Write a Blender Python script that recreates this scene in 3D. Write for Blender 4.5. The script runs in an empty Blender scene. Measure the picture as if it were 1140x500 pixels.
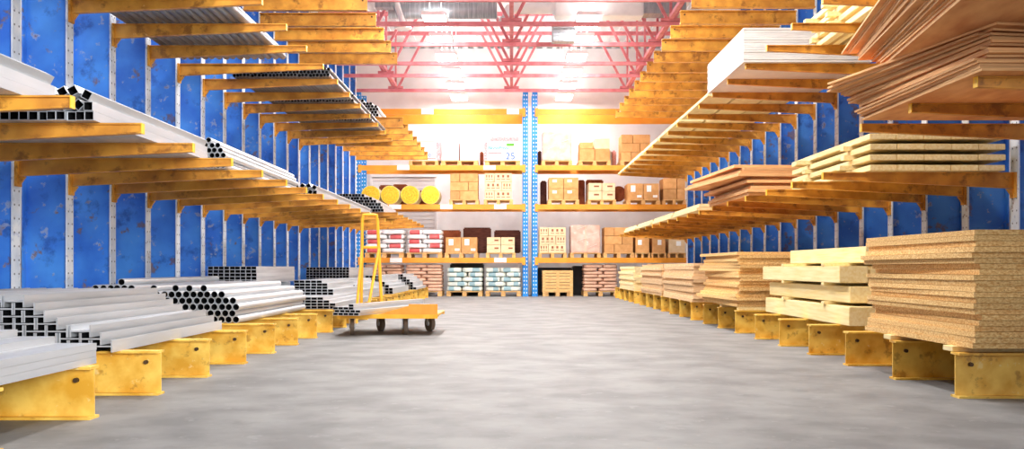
import bpy, bmesh, math, random
from mathutils import Vector, Matrix
random.seed(7)
PI = math.pi
F = 1103.0; CX = 569.5; HY = 298.0; CZ = 0.8        # perspective read off the photo
C = bpy.context.scene.collection
def X(px, Y): return (px - CX) * Y / F
def Z(py, Y): return CZ + (HY - py) * Y / F
ORD = ['first','second','third','fourth','fifth','sixth','seventh','eighth','ninth','tenth','eleventh','twelfth']
def nth(i):
    if i < 12: return ORD[i]
    n = i + 1
    return '%d%s' % (n, {1:'st',2:'nd',3:'rd'}.get(n % 10, 'th') if n % 100 not in (11,12,13) else 'th')

# ------------------------------------------------------------------ materials
def lin(r, g, b):
    f = lambda c: (c/255)/12.92 if c/255 <= .04045 else ((c/255+.055)/1.055)**2.4
    return (f(r), f(g), f(b), 1)
def mat(name, c1, c2=None, rough=.6, metal=0, scale=6, stretch=(1,1,1), spots=(), bump=0, rand=0, detail=4, spec=.5, ramp=(.35,.65)):
    m = bpy.data.materials.new(name); m.use_nodes = True
    n = m.node_tree.nodes; l = m.node_tree.links
    b = n['Principled BSDF']
    b.inputs['Roughness'].default_value = rough; b.inputs['Metallic'].default_value = metal
    b.inputs['Specular IOR Level'].default_value = spec
    tc = n.new('ShaderNodeTexCoord'); mp = n.new('ShaderNodeMapping')
    l.new(tc.outputs['Object'], mp.inputs['Vector']); mp.inputs['Scale'].default_value = stretch
    info = n.new('ShaderNodeObjectInfo')
    add = n.new('ShaderNodeVectorMath'); add.operation = 'MULTIPLY_ADD'
    l.new(info.outputs['Random'], add.inputs[0]); add.inputs[1].default_value = (37,21,53)
    l.new(mp.outputs['Vector'], add.inputs[2])
    vec = add.outputs[0]
    nz = n.new('ShaderNodeTexNoise'); nz.inputs['Scale'].default_value = scale; nz.inputs['Detail'].default_value = detail
    l.new(vec, nz.inputs['Vector'])
    rp = n.new('ShaderNodeValToRGB')
    rp.color_ramp.elements[0].position = ramp[0]; rp.color_ramp.elements[1].position = ramp[1]
    rp.color_ramp.elements[0].color = c1; rp.color_ramp.elements[1].color = c2 or c1
    l.new(nz.outputs['Fac'], rp.inputs['Fac'])
    col = rp.outputs['Color']
    for k, (sc, ss, th, w, amount) in enumerate(spots):
        s = n.new('ShaderNodeTexNoise'); s.inputs['Scale'].default_value = ss; s.inputs['Detail'].default_value = 6
        s.inputs['Roughness'].default_value = .65
        l.new(vec, s.inputs['Vector'])
        mr = n.new('ShaderNodeMapRange'); mr.inputs['From Min'].default_value = th; mr.inputs['From Max'].default_value = th + w
        mr.inputs['To Max'].default_value = amount
        l.new(s.outputs['Fac'], mr.inputs['Value'])
        mx = n.new('ShaderNodeMix'); mx.data_type = 'RGBA'
        l.new(mr.outputs['Result'], mx.inputs['Factor']); l.new(col, mx.inputs['A']); mx.inputs['B'].default_value = sc
        col = mx.outputs['Result']
    if rand:
        mr = n.new('ShaderNodeMapRange'); mr.inputs['To Min'].default_value = 1 - rand; mr.inputs['To Max'].default_value = 1 + rand
        l.new(info.outputs['Random'], mr.inputs['Value'])
        hs = n.new('ShaderNodeHueSaturation'); l.new(mr.outputs['Result'], hs.inputs['Value']); l.new(col, hs.inputs['Color'])
        col = hs.outputs['Color']
    l.new(col, b.inputs['Base Color'])
    if bump:
        bp = n.new('ShaderNodeBump'); bp.inputs['Strength'].default_value = bump; bp.inputs['Distance'].default_value = .01
        l.new(nz.outputs['Fac'], bp.inputs['Height']); l.new(bp.outputs['Normal'], b.inputs['Normal'])
    m['col'] = 0
    return m
def tex_mix(m, build, color):
    """mix a second colour into a material through a mask made by build(nodes, links, object coordinate socket)"""
    n = m.node_tree.nodes; l = m.node_tree.links; b = n['Principled BSDF']
    tc = n.new('ShaderNodeTexCoord'); fac = build(n, l, tc.outputs['Object'])
    src = b.inputs['Base Color'].links[0].from_socket
    mx = n.new('ShaderNodeMix'); mx.data_type = 'RGBA'
    l.new(fac, mx.inputs['Factor']); l.new(src, mx.inputs['A']); mx.inputs['B'].default_value = color
    l.new(mx.outputs['Result'], b.inputs['Base Color'])
def emit(name, col, strength):
    m = bpy.data.materials.new(name); m.use_nodes = True
    b = m.node_tree.nodes['Principled BSDF']
    b.inputs['Base Color'].default_value = col; b.inputs['Emission Color'].default_value = col
    b.inputs['Emission Strength'].default_value = strength
    return m

RUST = lin(120, 70, 35)
blue = mat('blue_paint', lin(46,108,206), lin(72,144,228), .38, 0, 2.2, spots=[
    (lin(30,72,155), 3.5, .56, .1, .7), (lin(160,170,195), 9, .60, .04, .7), (lin(112,80,66), 4.5, .6, .05, .75)], rand=.1)
pale = mat('worn_galvanised_flange', lin(232,237,244), lin(200,212,228), .45, .1, 5, spots=[
    (lin(70,110,180), 7, .60, .1, .7), (lin(125,85,60), 10, .62, .05, .8)])
def holes(n, l, co):
    sx = n.new('ShaderNodeSeparateXYZ'); l.new(co, sx.inputs[0])
    def cell(sock, period, off):
        a = n.new('ShaderNodeMath'); a.operation = 'MULTIPLY_ADD'; a.inputs[1].default_value = 1/period; a.inputs[2].default_value = off
        l.new(sock, a.inputs[0])
        f = n.new('ShaderNodeMath'); f.operation = 'FRACT'; l.new(a.outputs[0], f.inputs[0])
        s = n.new('ShaderNodeMath'); s.operation = 'SUBTRACT'; l.new(f.outputs[0], s.inputs[0]); s.inputs[1].default_value = .5
        m_ = n.new('ShaderNodeMath'); m_.operation = 'MULTIPLY'; l.new(s.outputs[0], m_.inputs[0]); m_.inputs[1].default_value = period
        p = n.new('ShaderNodeMath'); p.operation = 'POWER'; l.new(m_.outputs[0], p.inputs[0]); p.inputs[1].default_value = 2
        return p.outputs[0]
    a = cell(sx.outputs['Y'], .075, 0); b = cell(sx.outputs['Z'], .115, 0)
    s = n.new('ShaderNodeMath'); s.operation = 'ADD'; l.new(a, s.inputs[0]); l.new(b, s.inputs[1])
    t = n.new('ShaderNodeMath'); t.operation = 'LESS_THAN'; l.new(s.outputs[0], t.inputs[0]); t.inputs[1].default_value = .009**2
    return t.outputs[0]
tex_mix(pale, holes, lin(40,48,70))
orange = mat('worn_orange_paint', lin(196,128,40), lin(232,166,60), .5, 0, 5, spots=[
    (lin(130,72,20), 6, .55, .1, .7), (lin(240,205,130), 16, .68, .03, .6)], rand=.06)
yellow = mat('worn_yellow_paint', lin(224,164,50), lin(250,206,96), .45, 0, 7, spots=[
    (lin(158,104,36), 9, .57, .08, .6), (lin(245,218,150), 16, .63, .04, .6)], rand=.05)
capm = mat('yellow_cap_paint', lin(252,190,30), lin(255,205,60), .4)
bolt_hole = mat('dark_bolt_hole', lin(70,50,30), lin(95,70,40), .6, .3)  # dark colour for discs that stand in for bolt holes
steel = mat('grey_steel', lin(180,183,187), lin(204,206,210), .36, .35, 3, stretch=(3,.25,3), rand=.06)
inner_shade = mat('painted_inner_shade', lin(16,16,18), lin(24,24,26), .9, 0, spec=.1)  # shade of deep openings painted into the inner faces as near-black
dsteel = mat('dark_steel', lin(112,115,120), lin(138,141,146), .32, .5, 3, stretch=(3,.25,3), rand=.08)
galv = mat('galvanised_sheet', lin(176,181,188), lin(205,208,213), .4, .35, 4, rand=.04)
osb = mat('chipboard', lin(214,158,92), lin(250,214,150), .85, 0, 55, stretch=(1,1,2.2), spots=[
    (lin(160,98,46), 60, .60, .05, .75), (lin(255,226,170), 45, .62, .05, .7)], rand=.1, detail=3, bump=.3, spec=.2)
mdf = mat('fibreboard', lin(214,172,126), lin(236,200,154), .8, 0, 12, stretch=(1,1,6), rand=.13, spec=.2)
creamboard = mat('pale_board', lin(232,205,150), lin(244,224,176), .75, 0, 10, stretch=(1,1,4), rand=.08, spec=.2)
ply = mat('brown_plywood', lin(206,134,80), lin(234,172,112), .7, 0, 7, stretch=(1,.3,14), rand=.2, spec=.25)
ply_edge = mat('plywood_edge', lin(208,148,96), lin(246,200,142), .7, 0, 5, stretch=(1,1,90), rand=.26, spec=.25)
lumber = mat('pale_sawn_timber', lin(240,214,150), lin(250,231,180), .65, 0, 7, stretch=(6,.35,6), rand=.05, spec=.25)
plank = mat('planed_plank', lin(236,206,140), lin(250,228,175), .65, 0, 7, stretch=(6,.35,6), rand=.09, spec=.25)
gyps = mat('gypsum_sheet', lin(214,209,207), lin(226,222,221), .7, 0, 4, rand=.04, spec=.3)
card = mat('tan_cardboard', lin(206,150,92), lin(220,166,108), .8, 0, 8, rand=.12, spec=.2)
card_cream = mat('cream_cardboard', lin(232,202,158), lin(242,216,176), .8, 0, 8, rand=.06, spec=.2)
card_brown = mat('brown_board', lin(122,62,38), lin(146,80,50), .75, 0, 8, rand=.12, spec=.2)
dark_brown = mat('dark_brown_crate', lin(74,42,36), lin(98,58,48), .8, 0, 6, stretch=(1,1,8), rand=.1, spec=.2)
pink = mat('pale_pink_carton', lin(228,198,196), lin(240,216,212), .7, 0, 60, stretch=(.02,.02,1))
whitebox = mat('white_carton', lin(240,238,238), lin(250,248,248), .6)
rose = mat('rose_carton_side', lin(205,130,135), lin(230,190,190), .7, 0, 30)
ink_red = mat('red_print', lin(196,60,60)); ink_blue = mat('blue_print', lin(70,115,180)); ink_green = mat('green_print', lin(90,170,50))
ink_teal = mat('teal_print', lin(60,160,170)); ink_brown = mat('brown_print', lin(150,84,52)); paper = mat('white_paper', lin(246,246,242))
wrap = mat('stretch_wrap_over_cartons', lin(212,170,150), lin(232,200,184), .35, 0, 5, bump=.6, spots=[(lin(250,236,228), 6, .6, .05, .6)])
black = mat('black_film', lin(20,19,20), lin(32,30,32), .5)
palletm = mat('pallet_wood', lin(214,166,104), lin(236,194,134), .8, 0, 9, stretch=(1,1,5), rand=.08, spec=.2)
sackb = mat('brown_paper_sack', lin(212,166,138), lin(230,188,160), .75, 0, 6, rand=.06, bump=.3)
sackw = mat('white_sack', lin(236,230,228), lin(248,244,242), .6, 0, 6, bump=.3)
sackr = mat('red_printed_sack', lin(214,78,82), lin(226,110,108), .6, 0, 6, bump=.3)
sackg = mat('pale_blue_green_sack', lin(214,222,214), lin(236,236,222), .6, 0, 6, bump=.3)
sackink = mat('blue_sack_print', lin(150,182,190)); 
rollm = mat('yellow_wool_roll', lin(236,190,34), lin(250,216,70), .85, 0, 25, bump=.3)
rollwrap = mat('pale_roll_wrapper', lin(232,214,150), lin(240,226,170), .6)
rackblue = mat('bright_blue_upright', lin(22,120,205), lin(40,150,225), .4, 0, 3)
tex_mix(rackblue, lambda n,l,co: perf(n,l,co), lin(190,225,245)) if False else None
rackorange = mat('orange_shelf_beam', lin(238,150,40), lin(246,164,52), .45, 0, 3)
trussm = mat('red_truss_paint', lin(208,108,116), lin(226,140,146), .55, 0, 5)
wallm = mat('white_wall_panel', lin(226,223,224), lin(236,234,235), .7, 0, 2)
ceilm = mat('white_ceiling_sheet', lin(206,205,207), lin(222,221,222), .7, 0, 2)
ductw = mat('white_duct', lin(238,240,242), lin(246,247,248), .4)
ductg = mat('grey_duct', lin(150,156,162), lin(180,185,190), .35, .4, 3, stretch=(8,1,1))
rubber = mat('brown_grey_wheel', lin(98,82,68), lin(122,102,84), .7)
cartpaint = mat('cart_yellow_paint', lin(240,170,34), lin(248,184,56), .4)
cartpanel = mat('cart_orange_board', lin(240,148,44), lin(246,162,60), .45)
lampglow = emit('lamp_diffuser_glow', (1,.98,.95,1), 12)
floorm = mat('polished_concrete', lin(108,107,107), lin(132,131,130), .58, 0, 2.6, stretch=(1,1,1), detail=10, spots=[
    (lin(94,93,93), 4.5, .55, .12, .4), (lin(148,147,146), 9, .60, .06, .4)], spec=.28, ramp=(.36,.64))

# ------------------------------------------------------------------ mesh helpers
class MB:
    def __init__(s): s.v = []; s.f = []; s.m = []
    def poly(s, pts, faces, mi=0):
        o = len(s.v); s.v += [tuple(p) for p in pts]
        for f in faces: s.f.append([o+i for i in f]); s.m.append(mi)
    def box(s, x0, x1, y0, y1, z0, z1, mi=0, M=None):
        if x0 > x1: x0, x1 = x1, x0
        if y0 > y1: y0, y1 = y1, y0
        p = [(x,y,z) for z in (z0,z1) for y in (y0,y1) for x in (x0,x1)]
        if M: p = [M @ Vector(q) for q in p]
        s.poly(p, [(0,2,3,1),(4,5,7,6),(0,1,5,4),(2,6,7,3),(0,4,6,2),(1,3,7,5)], mi); return s
    def bar(s, a, b, w, h=None, mi=0, n=4, r=None):
        """straight member from a to b; n=4 rectangular w x h, else round of radius r"""
        a = Vector(a); b = Vector(b); d = (b-a).normalized()
        up = Vector((0,0,1)) if abs(d.z) < .95 else Vector((0,1,0))
        u = d.cross(up).normalized(); v = u.cross(d)
        if n == 4: ring = [(-w/2,-(h or w)/2),(w/2,-(h or w)/2),(w/2,(h or w)/2),(-w/2,(h or w)/2)]
        else: ring = [(r*math.cos(2*PI*i/n), r*math.sin(2*PI*i/n)) for i in range(n)]
        p = [a+u*x+v*y for x,y in ring] + [b+u*x+v*y for x,y in ring]; k = len(ring)
        s.poly(p, [(i,(i+1)%k,k+(i+1)%k,k+i) for i in range(k)] + [tuple(range(k))[::-1], tuple(range(k,2*k))], mi); return s
    def path(s, pts, r, n=8, mi=0):
        """round bent tube through pts"""
        pts = [Vector(p) for p in pts]; rings = []
        ref = None
        for i, p in enumerate(pts):
            d = ((pts[min(i+1,len(pts)-1)] - pts[max(i-1,0)])).normalized()
            if ref is None:
                ref = d.cross(Vector((0,0,1)) if abs(d.z) < .9 else Vector((0,1,0))).normalized()
            ref = (ref - d*ref.dot(d)).normalized(); v = d.cross(ref)
            rings.append([p + ref*r*math.cos(2*PI*k/n) + v*r*math.sin(2*PI*k/n) for k in range(n)])
        P = [q for g in rings for q in g]; fs = []
        for i in range(len(pts)-1):
            for k in range(n): fs.append((i*n+k, i*n+(k+1)%n, (i+1)*n+(k+1)%n, (i+1)*n+k))
        fs += [tuple(range(n))[::-1], tuple(range((len(pts)-1)*n, len(pts)*n))]
        s.poly(P, fs, mi); return s
    def extrude(s, prof, y0, y1, mi=0):
        """closed x,z profile (counter-clockwise) swept along y"""
        k = len(prof)
        p = [(x,y0,z) for x,z in prof] + [(x,y1,z) for x,z in prof]
        s.poly(p, [((i+1)%k,i,k+i,k+(i+1)%k)[::-1] for i in range(k)] + [tuple(range(k)), tuple(range(k,2*k))[::-1]], mi); return s
    def hollow(s, outer, inner, y0, y1):
        """open-ended tube: outer skin material 0, bore material 1"""
        k = len(outer); P = []
        for y in (y0, y1):
            P += [(x,y,z) for x,z in outer]; P += [(x,y,z) for x,z in inner]
        o0, i0, o1, i1 = 0, k, 2*k, 3*k
        A = []; B = []
        for i in range(k):
            j = (i+1) % k
            A.append((o0+i,o0+j,o1+j,o1+i)); A.append((o0+j,o0+i,i0+i,i0+j)); A.append((o1+i,o1+j,i1+j,i1+i))
            B.append((i0+j,i0+i,i1+i,i1+j))
        n = len(s.v); s.poly(P, A, 0)
        for f in B: s.f.append([n+q for q in f]); s.m.append(1)
        return s
    def mesh(s, name, mats, bevel=0):
        me = bpy.data.meshes.new(name); me.from_pydata(s.v, [], s.f)
        for i, p in enumerate(me.polygons): p.material_index = s.m[i]
        for m in (mats if isinstance(mats, (list, tuple)) else [mats]): me.materials.append(m)
        bm = bmesh.new(); bm.from_mesh(me)
        if bevel:
            bmesh.ops.bevel(bm, geom=bm.edges[:], offset=bevel, segments=2, affect='EDGES', clamp_overlap=True)
        bmesh.ops.recalc_face_normals(bm, faces=bm.faces[:]); bm.to_mesh(me); bm.free()
        me.polygons.foreach_set('use_smooth', [True]*len(me.polygons)); me.set_sharp_from_angle(angle=math.radians(35))
        return me
    def build(s, name, mats, parent=None, bevel=0, loc=None, rz=0):
        o = bpy.data.objects.new(name, s.mesh(name, mats, bevel)); C.objects.link(o)
        if parent: o.parent = parent
        if loc: o.location = loc
        o.rotation_euler.z = rz
        return o
def put(name, me, loc=(0,0,0), rz=0, parent=None, ry=0):
    o = bpy.data.objects.new(name, me); C.objects.link(o); o.location = loc; o.rotation_euler = (0, ry, rz)
    if parent: o.parent = parent
    return o
def tag(o, label, cat, group=None):
    o['label'] = label; o['category'] = cat; o['kind'] = 'thing'
    if group: o['group'] = group
    return o
def empty(name, loc=(0,0,0), rz=0):
    o = bpy.data.objects.new(name, None); C.objects.link(o); o.location = loc; o.rotation_euler.z = rz
    o.empty_display_size = .1
    return o
def struct(o): o['kind'] = 'structure'; return o
def dup(root, loc, label, group=None, rz=None):
    if root.name not in KIDS: collect(root)
    r = root.copy(); C.objects.link(r); r.location = loc; r['label'] = label
    if rz is not None: r.rotation_euler.z = rz
    if group: r['group'] = group
    for ch, gs in KIDS[root.name]:
        c = ch.copy(); C.objects.link(c); c.parent = r
        for g in gs:
            d = g.copy(); C.objects.link(d); d.parent = c
    return r
KIDS = {}
def collect(root):
    KIDS[root.name] = [(c, [g for g in bpy.data.objects if g.parent == c]) for c in bpy.data.objects if c.parent == root]
    return KIDS[root.name]
def circ(r, n=14, cz=None): 
    cz = r if cz is None else cz
    return [(r*math.cos(2*PI*i/n), cz + r*math.sin(2*PI*i/n)) for i in range(n)]
def rect(w, h, t=0): return [(-w/2+t, t),(w/2-t, t),(w/2-t, h-t),(-w/2+t, h-t)]
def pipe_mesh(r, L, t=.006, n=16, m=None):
    return MB().hollow(circ(r,n), circ(r-t,n,r), 0, L).mesh('round_pipe', [m or steel, inner_shade])
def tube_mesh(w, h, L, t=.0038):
    return MB().hollow(rect(w,h), rect(w,h,t), 0, L).mesh('rectangular_tube', [steel, inner_shade])

# ------------------------------------------------------------------ setting
WL, WR, YB, YF, ZC = -4.85, 5.35, 30.3, -4.0, 7.5
struct(MB().box(WL-.2, WR+.2, YF, YB+.2, -.2, 0).build('floor', floorm))
struct(MB().box(WL-.2, WL, YF, YB+.2, 0, ZC).build('wall_left', wallm))
struct(MB().box(WR, WR+.2, YF, YB+.2, 0, ZC).build('wall_right', wallm))
struct(MB().box(WL, WR, YB, YB+.2, 0, ZC).build('wall_back', wallm))
b = MB(); b.box(WL-.2, WR+.2, YF, YB+.2, ZC+.05, ZC+.25)
for i in range(34): b.box(WL+.1+i*.3, WL+.22+i*.3, YF, YB, ZC, ZC+.05)     # ribs of the roof sheeting
struct(b.build('ceiling', ceilm))
d = MB()
for i in range(30): d.extrude([(-4.25,.02+i*.118),(-2.35,.02+i*.118),(-2.35,.125+i*.118),(-4.25,.125+i*.118)], YB-.06, YB-.03+.02*(i%2))
d.box(-4.32,-4.25,YB-.1,YB-.001,0,3.62); d.box(-2.35,-2.28,YB-.1,YB-.001,0,3.62); d.box(-4.32,-2.28,YB-.12,YB-.001,3.56,3.75)
struct(d.build('door_1', wallm))

# ------------------------------------------------------------------ cantilever rack columns
def ibeam(d0, d1, z0, z1, s, hw, tf=.014, tw=.012):
    m = MB(); a, b_ = s*d0, s*d1
    m.box(a, b_, -hw, hw, z0, z0+tf); m.box(a, b_, -hw, hw, z1-tf, z1); m.box(a, b_, -tw/2, tw/2, z0+tf, z1-tf)
    return m
def arm_mesh(L, s, hr=.15, ht=.065, hw=.026, tf=.010, tw=.012):
    """tapering arm, top at z = 0"""
    m = MB()
    m.box(0, s*L, -hw, hw, -tf, 0)
    def wedge(y0, y1, zr0, zr1, zt0, zt1):
        p = [(0,y0,zr0),(s*L,y0,zt0),(s*L,y1,zt0),(0,y1,zr0),(0,y0,zr1),(s*L,y0,zt1),(s*L,y1,zt1),(0,y1,zr1)]
        m.poly(p, [(0,1,2,3),(4,7,6,5),(0,4,5,1),(1,5,6,2),(2,6,7,3),(3,7,4,0)])
    wedge(-hw, hw, -hr, -hr+tf, -ht, -ht+tf); wedge(-tw/2, tw/2, -hr+tf, -tf, -ht+tf, -tf)
    return m.mesh('arm', orange)
def make_column(s, arms, top, La, Lf):
    t = empty('cantilever_rack'); t['kind'] = 'thing'
    up = MB(); up.box(-s*.42, -s*.404, -.0675, .0675, 0, 6.2); up.box(-s*.404, -s*.014, -.008, .008, 0, 6.2)
    up.build('upright', blue, t)
    fl = MB().box(-s*.014, 0, -.0675, .0675, 0, 6.2).build('front_flange', pale, t); fl['label'] = 'pale worn perforated flange'
    f = ibeam(0, Lf, 0, .278, s, .06).build('foot_beam', yellow, t); f['label'] = 'yellow foot beam'
    MB().bar((s*(Lf-.09), -.03, .205), (s*(Lf-.09), -.002, .205), 0, n=12, r=.013).build('bolt_hole', bolt_hole, f)  # dark stub drawn in place of a bolt hole
    am = arm_mesh(La, s)
    cap = MB().box(s*(La+.0005), s*(La+.006), -.027, .027, -.067, -.0005); capme = cap.mesh('end_cap', capm)
    br = MB(); br.box(s*.001, s*.022, -.045, .045, -.235, -.0002)
    br.poly([(s*.022,y,z) for y in (-.018,.018) for z in (-.225,-.152)] + [(s*.075,y,-.152) for y in (-.018,.018)], [(0,1,4),(2,5,3),(0,4,5,2),(1,3,5,4),(0,2,3,1)])
    brme = br.mesh('bracket', orange)
    for z in arms:
        a = put('arm', am, (0,0,z), parent=t); a['label'] = 'orange tapering arm'
        put('end_cap', capme, parent=a); put('bracket', brme, parent=a)
    if top:
        tb = ibeam(0, Lf-.01, top-.215, top, s, .055).build('top_beam', orange, t); tb['label'] = 'deep orange top beam'
        MB().bar((s*(Lf-.08), -.03, top-.06), (s*(Lf-.08), -.002, top-.06), 0, n=12, r=.012).build('bolt_hole', bolt_hole, tb)
    collect(t); return t
def row_of(proto, xc, ys, first, side, start=0):
    for i, y in enumerate(ys):
        k = first + i
        lab = 'blue rack column with orange arms, standing %s from the camera in the %s row' % (nth(k), side)
        if i == 0: o = proto; o.location = (xc, y, 0); tag(o, lab, 'rack column', 'cantilever rack columns along the %s side' % side)
        else: dup(proto, (xc, y, 0), lab)
ZL1, ZL2, ZR1, ZR2, ZT, ZR0 = 1.71, 3.32, 1.675, 3.29, 4.97, 1.975
ZL3, ZL4 = 1.93, 3.87
FT = .278
XL, XR = -4.12, 4.62
nearL = make_column(1, [ZL1, ZL2], ZT, 1.79, 1.91)
row_of(nearL, XL, [4.25], 0, 'left')
nearL['label'] = 'blue rack column cut off by the left edge of the photo'
for i in range(15): dup(nearL, (XL, 5.25+i, 0), 'blue rack column with orange arms, standing %s from the camera in the left row' % nth(i))
row_of(make_column(1, [ZL3], ZL4, 1.79, 1.91), XL, [20.25+i for i in range(7)], 15, 'left')
row_of(make_column(-1, [ZR0, 3.6], ZT, 1.76, 1.89), XR, [6.1+i for i in range(3)], 0, 'right')
row_of(make_column(-1, [ZR1, ZR2], ZT, 1.76, 1.89), XR, [9.1+i for i in range(18)], 3, 'right')

# ------------------------------------------------------------------ steel on the left racks
def stack(me, name, cells, y, label, cat, group, jy=.02):
    """cells: rows of x positions (aisle first) with z: [(z, [x, x, ...], angle)]"""
    for r, row in enumerate(cells):
        z, xs = row[0], row[1]; ang = row[2] if len(row) > 2 else 0
        for c, x in enumerate(xs):
            a = ang
            o = put(name, me, (x, y + random.uniform(-jy, jy), z), ry=a)
            tag(o, label % (nth(c), nth(r)), cat, group)
# flat bars nearest the camera
fb = MB().box(-.098, .098, -1.9, 0, 0, .036).mesh('flat_bar', steel)
cells = []
for r, (x0, n) in enumerate([(-2.36,8),(-2.36,8),(-2.36,8),(-2.585,7),(-2.79,6)]):
    cells.append((FT+.001+r*.037, [x0-.2*i for i in range(n)]))
stack(fb, 'flat_bar', cells, 5.4, 'white-grey flat bar, %s from aisle, %s layer of nearest left pile', 'steel bar', 'flat bars on the nearest left feet', .005)
# H beams
def hprof(w, h, t=.009, shade_in=True):
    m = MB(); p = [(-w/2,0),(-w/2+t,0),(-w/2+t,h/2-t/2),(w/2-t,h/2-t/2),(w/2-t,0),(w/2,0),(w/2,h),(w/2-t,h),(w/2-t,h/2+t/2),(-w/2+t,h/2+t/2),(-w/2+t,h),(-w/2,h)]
    k = len(p); P = [(x,0,z) for x,z in p] + [(x,2.3,z) for x,z in p]; dark = (1,2,3,7,8,9) if shade_in else ()  # inner channel faces get the painted shade colour
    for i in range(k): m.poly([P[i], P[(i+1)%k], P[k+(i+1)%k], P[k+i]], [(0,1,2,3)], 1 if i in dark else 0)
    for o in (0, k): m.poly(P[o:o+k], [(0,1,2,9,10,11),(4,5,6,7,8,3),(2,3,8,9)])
    return m.mesh('h_beam', [steel, inner_shade])
hb, hb_top = hprof(.13, .074), hprof(.13, .074, shade_in=False)
cells = []; Yh = 6.08
edge = [-2.45, -2.49, -2.54, -2.74, -2.85, -2.895, -2.955]
pit = .046
for r in range(7):
    base = -2.45 - .065*(r % 2)
    xs = [base-.065-.1365*i for i in range(12)]
    xs = [x for x in xs if x + .065 <= edge[r] + .035 and x > -4.03]
    cells.append((FT+.001+r*pit, xs))
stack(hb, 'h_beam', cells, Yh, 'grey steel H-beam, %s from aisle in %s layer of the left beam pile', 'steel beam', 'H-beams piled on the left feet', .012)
for r, (z_, xs_) in enumerate(cells):                     # beams with nothing lying on them go without the painted inner shade
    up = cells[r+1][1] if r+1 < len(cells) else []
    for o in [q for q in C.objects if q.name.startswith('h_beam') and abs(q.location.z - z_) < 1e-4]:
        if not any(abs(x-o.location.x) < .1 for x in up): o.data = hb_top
# round pipes on the floor feet
pm = pipe_mesh(.0335, 3.0, .005); d_ = .0675
prof = lambda i: [4,4,5,5,6,5,6,5,6,5,5,6,5,5,6,6,7,6,6,6,5,5][min(i,21)]
cells = []
for r in range(7):
    xs = [-2.585-.0337*(r % 2)-d_*i for i in range(22) if r < prof(i)]
    cells.append((FT+.001+r*d_*.868, [x for x in xs if x > -4.03]))
stack(pm, 'round_pipe', cells, 9.3, 'round grey steel pipe, %s from aisle in %s row of the floor pipe pile', 'steel pipe', 'round pipes on the left feet', .015)
# rectangular tube bundles further back on the feet
def rect_pile(w, h, L, xr, nrows, ncols, y, z, label, group, shape=None, jit=.0):
    me = tube_mesh(w, h, L); cells = []
    for r in range(nrows):
        k0 = shape(r) if shape else 0
        cells.append((z + r*(h+.0012), [xr - w/2 - (w+.003)*i + random.uniform(-jit, jit) for i in range(k0, ncols)]))
    stack(me, 'rectangular_tube', cells, y, label, 'steel tube', group, .012)
L = 'rectangular steel tube, %s from aisle, %s row of '
def raised(x0, x1, ys, h, where):
    for i, y in enumerate(ys):
        tag(MB().box(x0, x1, -.09, .09, 0, h).build('bearer', galv, loc=(0, y, FT+.001), bevel=.004), '%s grey steel block under %s' % (nth(i), where), 'steel block', 'blocks under '+where)
raised(-4.02, -3.2, (13.25, 14.25), .32, 'the black-ended tube bundle against the columns')
rect_pile(.066, .042, 2.2, -3.23, 5, 9, 12.55, FT+.323, L+'black-ended bundle against columns', 'tubes in the bundle against the left columns')
rect_pile(.075, .036, 3.2, -2.22, 4, 11, 12.5, FT+.001, L+'low pile behind round pipes', 'tubes in the low pile behind the round pipes', lambda r: [0,0,1,2][r])
rect_pile(.074, .039, 2.2, -2.42, 5, 7, 13.45, FT+.15, L+'upper pile resting on low pile', 'tubes in the upper pile resting on the low pile', lambda r: [0,0,1,1,2][r], .003)
rect_pile(.08, .04, 3.0, -2.42, 8, 8, 15.8, FT+.001, L+'stepped pile beyond the cart', 'tubes in the stepped pile beyond the cart', lambda r: [0,0,0,0,1,1,2,3][r], .004)
rect_pile(.075, .06, 3.0, -2.35, 6, 7, 19.6, FT+.001, L+'far pile behind cart handle', 'tubes in the far pile behind the cart handle', lambda r: [0,0,1,2,3,3][r])
raised(-3.95, -3.05, (19.25, 20.25), .27, 'the far black-ended tube bundle')
rect_pile(.06, .05, 3.2, -3.1, 5, 13, 18.9, FT+.273, L+'far black-ended bundle by columns', 'tubes in the far bundle by the left columns')
rect_pile(.075, .06, 2.6, -2.25, 6, 8, 23.4, FT+.001, L+'last floor pile on left', 'tubes in the last left floor pile', lambda r: [0,1,1,2,3,4][r])
# level one: square tubes heaped askew, round pipes
z1 = ZL1 + .001
def square_jumble(y, Lt, x0, n, label, group):
    me = tube_mesh(.056, .056, Lt); rnd = random.Random(int(y*10)); w = .0575; top = {}
    def lay(r, c, xc, zc, a):
        o = put('square_tube', me, (xc - math.sin(a)*.028, y + rnd.uniform(-.03,.03), zc - math.cos(a)*.028), ry=a)
        tag(o, label % (nth(c), nth(r)), 'steel tube', group)
    for i in range(n): lay(0, i, x0-.029-w*i, z1+.028, 0)
    x = x0 - .003; c = 0; hts = []
    while x > x0 - w*n*.8:
        a = 0 if c == 0 else rnd.choice([0, .5, .785, -.4, .25, -.6]); q = .0285*(abs(math.sin(a))+abs(math.cos(a)))
        lay(1, c, x-q, z1+.0572+q, a); x -= 2*q; c += 1
    x = x0 - .0; c = 0
    while x > x0 - w*n*.5:
        a = .5 if c == 0 else rnd.choice([.6, .785, .3, -.5, -.25]); q = .0285*(abs(math.sin(a))+abs(math.cos(a)))
        if c == 0 or rnd.random() < .8: lay(2, c, x-q, z1+.0572+(.058 if c == 0 else .0815)+q, a)
        x -= 2*q+.004; c += 1
square_jumble(3.7, 1.9, -2.58, 14, 'square steel tube, %s from aisle, %s layer of heap at left photo edge', 'square tubes at the left photo edge')
square_jumble(6.12, 2.3, -2.58, 22, 'square steel tube, %s from aisle, %s layer of askew heap on lower arms', 'askew square tubes on the lower left arms')
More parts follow.
